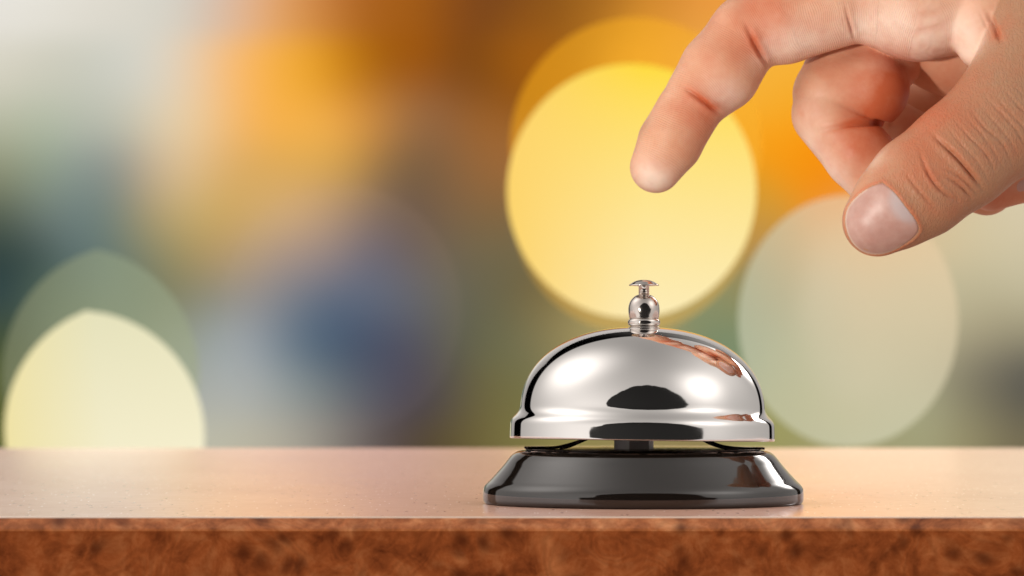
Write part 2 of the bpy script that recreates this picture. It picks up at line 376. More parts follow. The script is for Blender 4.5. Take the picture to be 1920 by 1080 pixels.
def chain_sdf(P, nme):
    c = CH[nme]; pr = PRIMS[nme]; q = c['q']
    if q != 1.0:
        # flatter from nail to pad than from side to side: squash about the chain's own depth line
        xs = np.array([a[0][0] for a in pr]); ys = np.array([a[0][1] for a in pr])
        yc = np.interp(P[:, 0], xs, ys)
        P = P.copy(); P[:, 1] = yc + (P[:, 1] - yc) * q
    d = None
    for (a, ra), (b, rb) in zip(pr[:-1], pr[1:]):
        e = round_cone(P, a, ra, b, rb)
        d = e if d is None else smin(d, e, c['k'])
    if q != 1.0: d = d / 1.1
    return d

def hand_sdf(P):
    idx = smin(chain_sdf(P, 'index_distal'), chain_sdf(P, 'index_middle'), 2.0)
    idx = smin(idx, chain_sdf(P, 'index_proximal'), 2.6)
    pal = smin(chain_sdf(P, 'palm'), chain_sdf(P, 'heel'), 12)
    d = smin(idx, pal, 3.5)
    d = smin(d, chain_sdf(P, 'palm_back'), 1.2)
    mid = smin(chain_sdf(P, 'middle_upper'), chain_sdf(P, 'middle_lower'), .6)
    mid = smin(mid, chain_sdf(P, 'middle_upper_root'), 3)
    mid = smin(mid, chain_sdf(P, 'middle_back'), 4)
    d = smin(d, mid, .5)
    rg = smin(chain_sdf(P, 'ring_upper'), chain_sdf(P, 'ring_lower'), 1.5)
    d = smin(d, rg, .5)
    d = smin(d, chain_sdf(P, 'little'), .5)
    d = smin(d, chain_sdf(P, 'web'), 1.3)
    th = chain_sdf(P, 'thumb')
    d = smin(d, th, 1.0)
    return d

def surface_nets(f, lo, hi, h):
    n = np.ceil((hi - lo) / h).astype(int) + 1
    B = 8
    nb = np.ceil(n / B).astype(int); n = nb * B + 1
    vals = np.empty(tuple(n), np.float32)
    # coarse pass decides which blocks hold the surface
    g = [lo[i] + h * (np.arange(nb[i]) + .5) * B for i in range(3)]
    G = np.stack(np.meshgrid(*g, indexing='ij'), -1).reshape(-1, 3)
    dc = f(G).reshape(tuple(nb))
    vals[...] = 1.0
    big = np.repeat(np.repeat(np.repeat(np.where(dc < 0, -1.0, 1.0).astype(np.float32), B, 0), B, 1), B, 2)
    vals[:-1, :-1, :-1] = big
    near = np.argwhere(np.abs(dc) < B * h * 1.35)
    off = np.stack(np.meshgrid(*[np.arange(B + 1)] * 3, indexing='ij'), -1).reshape(-1, 3)
    for s in range(0, len(near), 400):
        nbk = near[s:s + 400]
        I = (nbk[:, None, :] * B + off[None]).reshape(-1, 3)
        v = f(lo + I * h)
        vals[I[:, 0], I[:, 1], I[:, 2]] = v
    ins = vals < 0
    m = np.zeros(tuple(n - 1), np.int8)
    cs = [(i, j, k) for i in (0, 1) for j in (0, 1) for k in (0, 1)]
    for i, j, k in cs:
        m += ins[i:n[0] - 1 + i, j:n[1] - 1 + j, k:n[2] - 1 + k]
    act = np.argwhere((m > 0) & (m < 8))
    cid = -np.ones(tuple(n - 1), np.int32); cid[act[:, 0], act[:, 1], act[:, 2]] = np.arange(len(act))
    cv = {c: vals[act[:, 0] + c[0], act[:, 1] + c[1], act[:, 2] + c[2]] for c in cs}
    acc = np.zeros((len(act), 3)); cnt = np.zeros(len(act))
    for c in cs:
        for ax in range(3):
            if c[ax]: continue
            e = list(c); e[ax] = 1; e = tuple(e)
            a, b = cv[c], cv[e]; mk = (a < 0) != (b < 0)
            t = np.where(mk, a / np.where(mk, a - b, 1), 0)
            p = np.tile(np.array(c, float), (len(act), 1)); p[:, ax] = t
            acc += p * mk[:, None]; cnt += mk
    V = lo + (act + acc / cnt[:, None]) * h
    quads = []
    for ax in range(3):
        u, v = (ax + 1) % 3, (ax + 2) % 3
        sl0 = [slice(1, -1)] * 3; sl1 = [slice(1, -1)] * 3
        sl0[ax] = slice(0, -1); sl1[ax] = slice(1, None)
        A, Bq = ins[tuple(sl0)], ins[tuple(sl1)]
        e = np.argwhere(A != Bq); flip = A[tuple(e.T)]
        o = np.ones(3, int); o[ax] = 0; e = e + o
        def cc(du, dv):
            w = e.copy(); w[:, u] -= du; w[:, v] -= dv
            return cid[w[:, 0], w[:, 1], w[:, 2]]
        q = np.stack([cc(1, 1), cc(0, 1), cc(0, 0), cc(1, 0)], 1)
        q[~flip] = q[~flip][:, ::-1]
        quads.append(q)
    return V, np.concatenate(quads)

def smooth_mesh(V, Q, it, lam=.5, mu=-.53):
    E = np.concatenate([Q[:, [0, 1]], Q[:, [1, 2]], Q[:, [2, 3]], Q[:, [3, 0]]])
    n = len(V); deg = np.bincount(E[:, 0], minlength=n) + np.bincount(E[:, 1], minlength=n)
    for _ in range(it):
        for w in (lam, mu):
            L = np.stack([np.bincount(E[:, 0], V[E[:, 1], i], n) + np.bincount(E[:, 1], V[E[:, 0], i], n) for i in range(3)], 1) / deg[:, None]
            V = V + w * (L - V)
    return V

def vnormals(V, Q):
    n = np.cross(V[Q[:, 2]] - V[Q[:, 0]], V[Q[:, 3]] - V[Q[:, 1]])
    N_ = np.stack([sum(np.bincount(Q[:, k], n[:, i], len(V)) for k in range(4)) for i in range(3)], 1)
    return N_ / np.maximum(np.linalg.norm(N_, axis=1), 1e-9)[:, None]

lo = hp(1165, 500, 0) + np.array([-4, -50, -4]); 
hi = np.array([hp(2150, 0, 0)[0], 72.0 + SHIFT, hp(1700, -330, 0)[2]])
HV, HQ = surface_nets(hand_sdf, lo, hi, 0.40)
HV = smooth_mesh(HV, HQ, 5)
HN = vnormals(HV, HQ)
# the box cuts the wrist off, far outside the picture: leave that end flat

bvh = BVHTree.FromPolygons([tuple(v) for v in HV], [tuple(q) for q in HQ])
EYM = EYE * 1000.0
def on_hand(px, py):
    d = ray(px, py).normalized()
    h = bvh.ray_cast(EYM, d)
    return (np.array(h[0]), np.array(h[1])) if h[0] is not None else (None, None)

def seg_dist(P, pts):
    best = np.full(len(P), 1e9); tt = np.zeros(len(P)); L = 0
    tot = sum(np.linalg.norm(b - a) for a, b in zip(pts[:-1], pts[1:]))
    for a, b in zip(pts[:-1], pts[1:]):
        ab = b - a; l = np.linalg.norm(ab)
        t = np.clip(((P - a) @ ab) / (l * l), 0, 1)
        d = np.linalg.norm(P - (a + t[:, None] * ab), axis=1)
        m = d < best; best[m] = d[m]; tt[m] = (L + t[m] * l) / tot; L += l
    return best, tt

FLUSH_SHADE = np.zeros(len(HV)); PALE = np.zeros(len(HV)); TANN = np.zeros(len(HV)); CREASE = np.zeros(len(HV))
disp = np.zeros(len(HV))
def crease(pix, depth, width, red=.5, bulge=0.0):
    pts = []
    for x, y in spline(pix, 4):
        p, n = on_hand(x, y)
        if p is not None: pts.append(p)
    if len(pts) < 2: return
    box0 = np.min(pts, 0) - 6; box1 = np.max(pts, 0) + 6
    ii = np.nonzero(np.all((HV > box0) & (HV < box1), 1))[0]
    d, t = seg_dist(HV[ii], pts)
    taper = np.clip(np.minimum(t, 1 - t) * 3, .08, 1)
    g = np.exp(-(d / width) ** 2) * taper
    disp[ii] -= depth * g
    disp[ii] += bulge * np.exp(-((d - 2.2 * width) / (1.4 * width)) ** 2) * taper
    FLUSH_SHADE[ii] += red * np.exp(-(d / (width * 2.2)) ** 2) * taper
    CREASE[ii] += g * min(1, depth * 2)

crease([(1278, 160), (1305, 180), (1332, 200), (1362, 222)], .8, .6, .35, .35)
crease([(1290, 158), (1325, 180), (1362, 205)], .16, .35, .1)
crease([(1396, 40), (1408, 66), (1424, 96), (1446, 134)], .8, .6, .35, .35)
crease([(1412, 84), (1426, 110), (1440, 128)], .25, .35, .15)
crease([(1584, 4), (1590, 32), (1603, 76)], .6, .45, .2, .2)
crease([(1576, 18), (1583, 42), (1592, 66)], .2, .35, .1)
# thumb knuckle folds
crease([(1742, 246), (1768, 270), (1795, 296), (1822, 328), (1850, 362)], 1.15, .6, .25, .35)
crease([(1724, 278), (1737, 318), (1762, 355), (1806, 384)], .65, .45, .2, .2)
crease([(1696, 321), (1722, 357), (1757, 394)], .5, .42, .2, .12)
crease([(1764, 328), (1792, 342), (1812, 360), (1826, 376)], .6, .42, .15, .14)
crease([(1758, 312), (1790, 325), (1818, 348), (1836, 370)], .45, .38, .12, .1)
crease([(1776, 350), (1792, 366), (1800, 380)], .26, .32, .05)
for k in range(9):
    x0 = 1772 + k * 15; y0 = 232 - k * 10
    crease([(x0, y0), (x0 + 28 + 4 * (k % 3), y0 + 36), (x0 + 62, y0 + 72 - 5 * (k % 2)), (x0 + 84, y0 + 112)], .26 + .12 * (k % 2), .36, .06, .08)
for k in range(6):
    x0 = 1806 + k * 17; y0 = 300 - k * 22
    crease([(x0, y0), (x0 + 34, y0 - 8), (x0 + 70, y0 - 2)], .15, .3, .02)
# web and palm lines
crease([(1850, 18), (1862, 45), (1872, 68), (1880, 82)], 1.1, .7, .35, .2)
crease([(1836, 20), (1850, 50), (1862, 80)], .35, .45, .1)
crease([(1690, 62), (1740, 55), (1790, 36)], .12, .6, .2)
crease([(1700, 30), (1745, 25), (1780, 12)], .12, .6, .2)
crease([(1530, 248), (1556, 242), (1590, 234), (1625, 231), (1662, 233), (1697, 241)], 1.5, .8, .6, .1)
crease([(1300, 170), (1322, 190), (1345, 212)], .2, .3, .1)
crease([(1404, 70), (1414, 92), (1428, 118)], .2, .3, .1)
crease([(1262, 112), (1280, 122), (1296, 128)], .12, .4, .1)
crease([(1496, 205), (1504, 214), (1506, 232)], .10, .4, .1)

def spot(arr, px, py, r, amt, n=None):
    p, nn = on_hand(px, py)
    if p is None: return
    d = np.linalg.norm(HV - p, axis=1)
    arr += amt * np.exp(-(d / r) ** 2)
# blood under the skin: redder joints, paler pads, and shade painted red in recesses
for a in [(1318, 228, 7.5, .85), (1342, 240, 6, .5), (1290, 190, 5, .35), (1400, 90, 8, .5), (1330, 120, 8, .25), (1420, 20, 9, .55), (1460, 10, 8, .45), (1660, 140, 9, .75), (1690, 190, 9, .9),
          (1660, 220, 7, .6), (1640, 262, 9, .8), (1600, 270, 6, .5), (1760, 150, 12, .4), (1740, 210, 12, .9), (1680, 330, 7, .25), (1868, 66, 4, .35), (1880, 372, 7, .9), (1560, 60, 6, .2), (1545, 140, 6, .25), (1730, 300, 7, .2), (1760, 350, 7, .25)]:
    spot(FLUSH_SHADE, a[0], a[1], a[2] * 1.15, a[3] * .68)
for a in [(1215, 335, 5.5, .8), (1240, 345, 5, .5), (1350, 175, 5, .6), (1372, 190, 5, .6), (1440, 90, 5, .8), (1480, 85, 7, .7), (1530, 80, 7, .6), (1620, 60, 8, .8), (1680, 90, 9, .8), (1730, 95, 8, .7), (1700, 40, 9, .4),
          (1800, 60, 7, .7), (1820, 100, 7, .7), (1520, 200, 6, .3), (1520, 270, 6, .7), (1560, 320, 6, .8), (1580, 350, 5, .7), (1840, 390, 4, .7), (1890, 392, 4, .6), (1640, 300, 4, .4)]:
    spot(PALE, *a)
# back of the thumb and the backs of the fingers are weathered
d_th, _ = seg_dist(HV, [p[0] for p in PRIMS['thumb'][1:]])
chmin = np.minimum.reduce([chain_sdf(HV, n) for n in CH if n not in ('thumb',)])
on_thumb = np.clip((chmin - chain_sdf(HV, 'thumb')) / 1.2 + .5, 0, 1)
TANN += on_thumb * .9
for a in [(1240, 150, 4.5, .8), (1270, 100, 5, .8), (1300, 55, 5, .9), (1345, 10, 9, .9), (1205, 240, 3.5, .5), (1492, 180, 5, .5), (1505, 140, 6, .4)]:
    spot(TANN, *a)
spot(TANN, 1640, 470, 6, -.5); spot(TANN, 1600, 370, 8, -.5); spot(TANN, 1650, 290, 9, -.3)

# ridge coordinate: how far along its own finger a point lies (mm)
RIDGE = np.zeros(len(HV)); 
idxpts = [p[0] for p in PRIMS['index_distal']] + [p[0] for p in PRIMS['index_middle']][1:] + [p[0] for p in PRIMS['index_proximal']][1:] + [p[0] for p in PRIMS['palm']]
dI, tI = seg_dist(HV, idxpts); totI = sum(np.linalg.norm(b - a) for a, b in zip(idxpts[:-1], idxpts[1:]))
RIDGE = tI * totI + .18 * dI
d_i = np.minimum.reduce([chain_sdf(HV, n) for n in ('index_distal', 'index_middle', 'index_proximal', 'palm')])
d_o = np.minimum.reduce([chain_sdf(HV, n) for n in CH if not n.startswith('index') and n != 'palm'])
RAMT = np.clip((d_o - d_i) / 2 + .3, 0, 1)

# thumb nail: fold of skin round it, plate let in
NAIL = [(1655, 341), (1676, 358), (1700, 388), (1719, 414), (1724, 430), (1716, 444), (1700, 457), (1676, 471), (1648, 479), (1620, 475), (1599, 459), (1587, 436), (1583, 411), (1589, 388), (1606, 367), (1630, 350)]
nail_loop = spline(NAIL + [NAIL[0]], 4)[:-1]
pts = [on_hand(x, y)[0] for x, y in nail_loop]; pts = [p for p in pts if p is not None]
ii = np.nonzero(np.linalg.norm(HV - np.mean(pts, 0), axis=1) < 22)[0]
d, _ = seg_dist(HV[ii], pts + [pts[0]])
# inside or outside the loop, seen along the loop's mean normal
nm = np.mean([on_hand(x, y)[1] for x, y in [(1650, 410), (1670, 420), (1640, 430)]], 0); nm /= np.linalg.norm(nm)
def inside(P2, poly):
    c = np.zeros(len(P2), bool); j = len(poly) - 1
    for i in range(len(poly)):
        xi, yi = poly[i]; xj, yj = poly[j]
        c ^= ((yi > P2[:, 1]) != (yj > P2[:, 1])) & (P2[:, 0] < (xj - xi) * (P2[:, 1] - yi) / (yj - yi + 1e-12) + xi); j = i
    return c
def to_px(P):
    r = P / 1000.0 - np.array(EYE)
    w = r @ np.array(FW)
    return np.stack([960 + F * r[:, 0] / w, 540 - F * (r @ np.array(UP)) / w], 1)
px_ = to_px(HV[ii]); inn = inside(px_, nail_loop) & (HN[ii, 1] < .3)
prox = np.clip(((px_[:, 0] - 1650) * .8 - (px_[:, 1] - 410) * .55) / 45, 0, 1)     # the fold is highest at the root
disp[ii] += np.where(inn, -.42 * np.clip(d / .8, 0, 1), (.12 + .34 * prox) * np.exp(-(d / 1.2) ** 2))
FLUSH_SHADE[ii] += np.where(inn, 0, .45 * np.exp(-(d / .8) ** 2))

HV2 = HV + HN * disp[:, None]
hand_me_v = HV2 / 1000.0

def skin():
    m, nt, out = new_mat('skin')
    tc = N(nt, 'ShaderNodeTexCoord'); at_ = N(nt, 'ShaderNodeAttribute', attribute_name='tone'); rd = N(nt, 'ShaderNodeAttribute', attribute_name='ridge')
    sp = N(nt, 'ShaderNodeSeparateColor'); link(nt, at_.outputs['Color'], sp.inputs[0])
    big = N(nt, 'ShaderNodeTexNoise', Scale=130.0, Detail=5.0, Roughness=.6); link(nt, tc.outputs['Object'], big.inputs['Vector'])
    mot = N(nt, 'ShaderNodeMapRange'); link(nt, big.outputs['Fac'], mot.inputs['Value']); mot.inputs['From Min'].default_value = .35; mot.inputs['From Max'].default_value = .7; mot.inputs['To Min'].default_value = -.12; mot.inputs['To Max'].default_value = .22
    def mixc(fac, a, b, extra=None):
        x = N(nt, 'ShaderNodeMix', data_type='RGBA'); 
        link(nt, fac, x.inputs['Factor'])
        if isinstance(a, tuple): x.inputs['A'].default_value = a
        else: link(nt, a, x.inputs['A'])
        x.inputs['B'].default_value = b
        return x.outputs['Result']
    c = mixc(sp.outputs[2], (.74, .40, .255, 1), (.42, .215, .12, 1))
    c = mixc(sp.outputs[1], c, (.93, .70, .57, 1))
    ad = N(nt, 'ShaderNodeMath', operation='ADD', use_clamp=True); link(nt, sp.outputs[0], ad.inputs[0]); link(nt, mot.outputs[0], ad.inputs[1])
    c = mixc(ad.outputs[0], c, (.58, .135, .055, 1))
    p = N(nt, 'ShaderNodeBsdfPrincipled'); link(nt, c, p.inputs['Base Color'])
    p.inputs['Subsurface Weight'].default_value = .22; p.inputs['Subsurface Radius'].default_value = (1.0, .32, .16); p.inputs['Subsurface Scale'].default_value = .0022
    p.inputs['Specular IOR Level'].default_value = .42; p.inputs['IOR'].default_value = 1.4
    rn = N(nt, 'ShaderNodeMapRange'); link(nt, big.outputs['Fac'], rn.inputs['Value']); rn.inputs['To Min'].default_value = .38; rn.inputs['To Max'].default_value = .56
    link(nt, rn.outputs[0], p.inputs['Roughness'])
    # friction ridges on the palm side
    wn = N(nt, 'ShaderNodeTexNoise', Scale=90.0, Detail=1.0); link(nt, tc.outputs['Object'], wn.inputs['Vector'])
    ma = N(nt, 'ShaderNodeMath', operation='MULTIPLY_ADD'); link(nt, wn.outputs['Fac'], ma.inputs[0]); ma.inputs[1].default_value = 4.0; link(nt, rd.outputs['Fac'], ma.inputs[2])
    fr = N(nt, 'ShaderNodeMath', operation='MULTIPLY'); link(nt, ma.outputs[0], fr.inputs[0]); fr.inputs[1].default_value = 2 * math.pi / .56
    sn = N(nt, 'ShaderNodeMath', operation='SINE'); link(nt, fr.outputs[0], sn.inputs[0])
    inv = N(nt, 'ShaderNodeMath', operation='SUBTRACT', use_clamp=True); am = N(nt, 'ShaderNodeAttribute', attribute_name='ridge_amount'); link(nt, am.outputs['Fac'], inv.inputs[0]); link(nt, sp.outputs[2], inv.inputs[1])
    rg = N(nt, 'ShaderNodeMath', operation='MULTIPLY'); link(nt, sn.outputs[0], rg.inputs[0]); link(nt, inv.outputs[0], rg.inputs[1])
    b1 = N(nt, 'ShaderNodeBump', Strength=.42, Distance=.00008); link(nt, rg.outputs[0], b1.inputs['Height'])
    # cross-hatched skin of the back of the thumb
    vo = N(nt, 'ShaderNodeTexVoronoi', Scale=900.0, feature='DISTANCE_TO_EDGE'); mp = N(nt, 'ShaderNodeMapping'); mp.inputs['Rotation'].default_value = (0, math.radians(35), 0); mp.inputs['Scale'].default_value = (1.3, 1, .55)
    wz = N(nt, 'ShaderNodeTexNoise', Scale=500.0, Detail=2.0); link(nt, tc.outputs['Object'], wz.inputs['Vector'])
    wsc = N(nt, 'ShaderNodeVectorMath', operation='SCALE'); link(nt, wz.outputs['Color'], wsc.inputs[0]); wsc.inputs['Scale'].default_value = .0015
    wad = N(nt, 'ShaderNodeVectorMath', operation='ADD'); link(nt, tc.outputs['Object'], wad.inputs[0]); link(nt, wsc.outputs[0], wad.inputs[1])
    link(nt, wad.outputs[0], mp.inputs[0]); link(nt, mp.outputs[0], vo.inputs['Vector'])
    vm = N(nt, 'ShaderNodeMapRange'); link(nt, vo.outputs['Distance'], vm.inputs['Value']); vm.inputs['From Max'].default_value = .25
    vk = N(nt, 'ShaderNodeMath', operation='MULTIPLY'); link(nt, vm.outputs[0], vk.inputs[0]); link(nt, sp.outputs[2], vk.inputs[1])
    b2 = N(nt, 'ShaderNodeBump', Strength=.6, Distance=.00018); link(nt, vk.outputs[0], b2.inputs['Height']); link(nt, b1.outputs[0], b2.inputs['Normal'])
    fn = N(nt, 'ShaderNodeTexNoise', Scale=700.0, Detail=5.0); link(nt, tc.outputs['Object'], fn.inputs['Vector'])
    b3 = N(nt, 'ShaderNodeBump', Strength=.5, Distance=.00015); link(nt, fn.outputs['Fac'], b3.inputs['Height']); link(nt, b2.outputs[0], b3.inputs['Normal'])
    link(nt, b3.outputs[0], p.inputs['Normal'])
    link(nt, p.outputs['BSDF'], out.inputs['Surface'])
    return m
M_SKIN = skin()

hand_loc = at(1620, 120, SHIFT / 1000)
hand = obj('hand', hand_me_v - np.array(hand_loc), HQ.tolist(), M_SKIN, loc=hand_loc)
hand['label'] = 'bare hand with outstretched index finger reaching down towards the bell, thumb in front'
hand['category'] = 'hand'
ca = hand.data.color_attributes.new('tone', 'FLOAT_COLOR', 'POINT')
buf = np.stack([np.clip(FLUSH_SHADE, 0, 1), np.clip(PALE, 0, 1), np.clip(TANN, 0, 1), np.ones(len(HV))], 1).astype(np.float32)
ca.data.foreach_set('color', buf.ravel())
rb_ = hand.data.attributes.new('ridge_amount', 'FLOAT', 'POINT'); rb_.data.foreach_set('value', RAMT.astype(np.float32))
ra = hand.data.attributes.new('ridge', 'FLOAT', 'POINT'); ra.data.foreach_set('value', RIDGE.astype(np.float32))

def nail_mat():
    m, nt, out = new_mat('nail_plate')
    tn = N(nt, 'ShaderNodeAttribute', attribute_name='moon'); sp = N(nt, 'ShaderNodeSeparateColor'); link(nt, tn.outputs['Color'], sp.inputs[0])
    tc = N(nt, 'ShaderNodeTexCoord'); nz = N(nt, 'ShaderNodeTexNoise', Scale=260.0, Detail=4.0); link(nt, tc.outputs['Object'], nz.inputs['Vector'])
    c0 = N(nt, 'ShaderNodeValToRGB'); link(nt, nz.outputs['Fac'], c0.inputs['Fac']); e = c0.color_ramp.elements
    e[0].position = .35; e[0].color = (.52, .285, .235, 1); e[1].position = .7; e[1].color = (.60, .37, .315, 1)
    a = N(nt, 'ShaderNodeMix', data_type='RGBA'); link(nt, sp.outputs[0], a.inputs['Factor']); link(nt, c0.outputs[0], a.inputs['A']); a.inputs['B'].default_value = (.59, .47, .46, 1)
    b = N(nt, 'ShaderNodeMix', data_type='RGBA'); link(nt, sp.outputs[1], b.inputs['Factor']); link(nt, a.outputs['Result'], b.inputs['A']); b.inputs['B'].default_value = (.80, .62, .50, 1)
    p = N(nt, 'ShaderNodeBsdfPrincipled'); link(nt, b.outputs['Result'], p.inputs['Base Color']); p.inputs['Roughness'].default_value = .42
    p.inputs['Subsurface Weight'].default_value = .3; p.inputs['Subsurface Radius'].default_value = (1, .4, .3); p.inputs['Subsurface Scale'].default_value = .001
    n2 = N(nt, 'ShaderNodeTexNoise', Scale=500.0, Detail=3.0); link(nt, tc.outputs['Object'], n2.inputs['Vector'])
    bp = N(nt, 'ShaderNodeBump', Strength=.25, Distance=.0001); link(nt, n2.outputs['Fac'], bp.inputs['Height']); link(nt, bp.outputs[0], p.inputs['Normal'])
    link(nt, p.outputs[0], out.inputs['Surface'])
    return m
M_NAIL = nail_mat()

def nail(name, loop, root, lift=.12, rings=14):
    """A plate that follows the finger's own surface inside the loop, with a real edge."""
    cx = sum(p[0] for p in loop) / len(loop); cy = sum(p[1] for p in loop) / len(loop)
    V, Fc, moon = [], [], []
    n = len(loop)
    for k in range(rings + 1):
        f = k / rings
        for x, y in loop:
            X, Y = cx + (x - cx) * f, cy + (y - cy) * f
            p, nn = on_hand(X, Y); g = 1.0
            while p is None and g > .8:
                g -= .01; p, nn = on_hand(cx + (x - cx) * f * g, cy + (y - cy) * f * g)
            h = lift * (1 - f ** 4) + (-.10) * f ** 6
            V.append(p + nn * h)
            dr = math.hypot(X - root[0], Y - root[1])
            de = 1 - f
            far = math.hypot(X - root[0], Y - root[1])
            moon.append((1 / (1 + math.exp((dr - root[2]) / 3.0)), (1.0 if far > root[3] else 0) * max(0, 1 - de / .06), 0, 1))
    V = np.array(V)
    # relax the plate so that it is smooth
    for _ in range(12):
        W = V.reshape(rings + 1, n, 3).copy()
        W[1:-1] = .5 * W[1:-1] + .125 * (W[2:] + W[:-2] + np.roll(W, 1, 1)[1:-1] + np.roll(W, -1, 1)[1:-1])
        W[0] = W[1].mean(0)
        V = W.reshape(-1, 3)
    top = len(V)
    back = V + np.array([0, .35, 0])
    for k in range(rings):
        for i in range(n):
            j = (i + 1) % n
            Fc.append((k * n + i, k * n + j, (k + 1) * n + j, (k + 1) * n + i))
            Fc.append((top + k * n + i, top + (k + 1) * n + i, top + (k + 1) * n + j, top + k * n + j))
    for i in range(n):
        j = (i + 1) % n
        Fc.append((rings * n + i, rings * n + j, top + rings * n + j, top + rings * n + i))
    VV = np.concatenate([V, back]) / 1000.0 - np.array(hand_loc)
    o = obj(name, VV, Fc, M_NAIL, hand)
    ca = o.data.color_attributes.new('moon', 'FLOAT_COLOR', 'POINT')
    ca.data.foreach_set('color', np.array(moon + moon, np.float32).ravel())
    bm = bmesh.new(); bm.from_mesh(o.data); bmesh.ops.remove_doubles(bm, verts=bm.verts, dist=1e-7); bmesh.ops.recalc_face_normals(bm, faces=bm.faces); bm.to_mesh(o.data); bm.free()
    return o
nail('thumbnail', nail_loop, (1712, 374, 44, 90))
nl2 = [(1901, 352), (1905, 342), (1915, 335), (1930, 330), (1945, 333), (1942, 345), (1928, 357), (1912, 364), (1903, 362)]
nail('fingernail', spline(nl2 + [nl2[0]], 3)[:-1], (1960, 335, 10, 20), rings=8)
nl3 = [(1183, 300), (1180, 312), (1179, 326), (1183, 336), (1187, 326), (1188, 312)]
try:
    nail('fingernail', spline(nl3 + [nl3[0]], 3)[:-1], (1200, 250, 5, 200), lift=.25, rings=5)
except Exception as ex:
    print('index nail', ex)

# ------------------------------------------------------------------ painted backdrop and the blurred light discs in front of it
YBD = 4.4
BG = [  # px, py, colour seen there
 (0,0,238,232,222),(80,0,236,230,218),(160,0,230,223,210),(240,0,224,217,203),(320,0,216,210,197),(400,0,212,192,176),(460,0,226,178,142),(530,0,222,158,100),(600,0,200,128,68),(680,0,172,100,38),(760,0,165,94,26),(850,0,140,78,26),(940,0,118,68,30),(1050,0,130,80,30),(1150,0,160,100,38),(1250,0,205,130,50),(1350,0,235,150,60),
 (0,140,222,216,198),(80,140,212,208,190),(160,140,208,206,190),(240,140,214,211,198),(310,140,225,214,195),(370,140,240,202,158),(440,140,252,188,112),(510,140,250,178,75),(570,140,240,168,50),(640,140,212,138,30),(700,140,168,100,24),(780,130,160,90,22),(870,140,130,75,26),(950,140,140,80,20),
 (0,230,190,190,165),(80,230,185,192,168),(160,230,190,192,175),(230,230,198,196,178),(300,230,228,208,175),(370,230,240,206,158),(440,230,248,186,108),(520,230,252,180,78),(600,230,246,178,80),(680,230,225,155,70),(740,230,170,118,68),(810,230,150,104,66),(900,230,158,100,46),
 (0,320,150,152,122),(80,320,150,162,140),(160,320,148,158,148),(220,320,142,148,140),(280,320,200,178,148),(340,320,228,196,150),(410,320,226,180,115),(480,320,224,174,98),(560,320,224,172,90),(640,320,216,165,82),(710,320,150,114,72),(780,320,122,96,68),(850,320,140,102,66),(920,320,158,106,58),
 (0,400,90,100,82),(80,400,120,132,122),(160,400,118,134,130),(220,400,128,140,124),(290,400,180,160,115),(350,400,206,178,120),(420,400,212,172,98),(490,400,216,176,116),(560,400,216,174,124),(630,400,178,146,118),(700,400,135,112,98),(770,400,116,94,78),(850,400,128,102,74),(920,400,134,104,66),
 (0,480,58,74,68),(60,480,66,84,80),(160,480,105,122,118),(260,480,125,135,115),(330,480,160,148,105),(400,480,188,158,104),(460,480,190,162,128),(540,480,172,150,138),(610,480,150,135,132),(700,480,108,106,120),(780,480,112,98,92),(860,480,116,104,82),(930,480,120,108,78),
 (0,560,56,76,78),(100,560,100,118,98),(250,560,118,130,110),(340,560,140,138,106),(400,560,148,148,130),(470,560,158,150,146),(540,560,128,134,142),(610,570,94,110,132),(690,560,98,110,130),(770,560,102,106,116),(850,560,112,108,92),(930,560,118,112,84),(1010,560,130,112,70),
 (0,640,80,92,62),(180,640,120,130,100),(340,640,160,165,140),(400,640,170,176,176),(460,640,166,174,178),(530,640,120,136,150),(590,640,80,104,126),(640,635,72,94,118),(690,650,70,82,106),(770,640,84,86,104),(850,640,108,106,90),(930,640,124,122,88),(1000,640,130,128,95),
 (0,730,100,106,60),(180,730,160,160,120),(390,730,184,186,178),(460,730,188,190,186),(530,730,160,168,166),(600,730,128,138,140),(680,730,98,104,116),(760,730,86,82,98),(830,730,98,90,86),(900,730,122,112,74),(960,730,136,130,82),
 (0,830,110,112,60),(180,830,190,188,150),(400,830,208,204,182),(480,830,202,194,172),(560,830,184,176,160),(640,830,148,138,128),(720,830,108,94,90),(800,830,102,86,62),(880,830,122,108,66),(960,830,142,132,78),(1080,830,165,152,92),(1205,830,168,150,98),(1330,830,166,148,96),(1440,830,178,172,108),(1560,830,190,182,130),
 (1000,40,150,88,24),(1100,30,178,112,30),(1000,120,170,98,20),(1200,60,235,160,48),(1320,60,240,165,70),(1440,140,250,180,60),(1470,200,252,172,40),(1480,280,255,160,24),(1530,320,255,148,18),(1560,360,246,150,40),(1600,280,250,150,30),(1440,380,222,160,50),(1430,450,196,150,80),(1400,540,160,150,100),(1360,590,155,158,112),(1340,640,130,150,115),(1380,660,140,160,125),
 (1440,700,170,175,125),(1440,780,184,180,118),(1040,620,168,150,96),(1100,640,180,165,110),(1250,660,170,160,110),
 (1600,450,230,190,140),(1700,430,226,196,150),(1780,440,226,205,164),(1860,440,224,208,170),(1920,400,228,212,178),(1600,560,210,196,160),(1740,560,206,196,160),(1830,540,206,194,158),(1920,520,214,202,168),(1600,660,202,196,160),(1740,660,190,182,148),(1830,620,186,174,140),(1900,620,176,166,134),(1830,700,146,138,114),(1890,700,112,106,94),(1920,730,98,96,88),(1830,770,150,142,112),(1900,790,126,118,96),(1740,780,186,182,144),(1700,830,186,182,136),(1820,832,172,162,118),(1910,835,136,124,92),
 (1700,100,225,180,120),(1900,200,225,200,150),(1700,300,230,170,100),(1800,300,225,190,140),
]
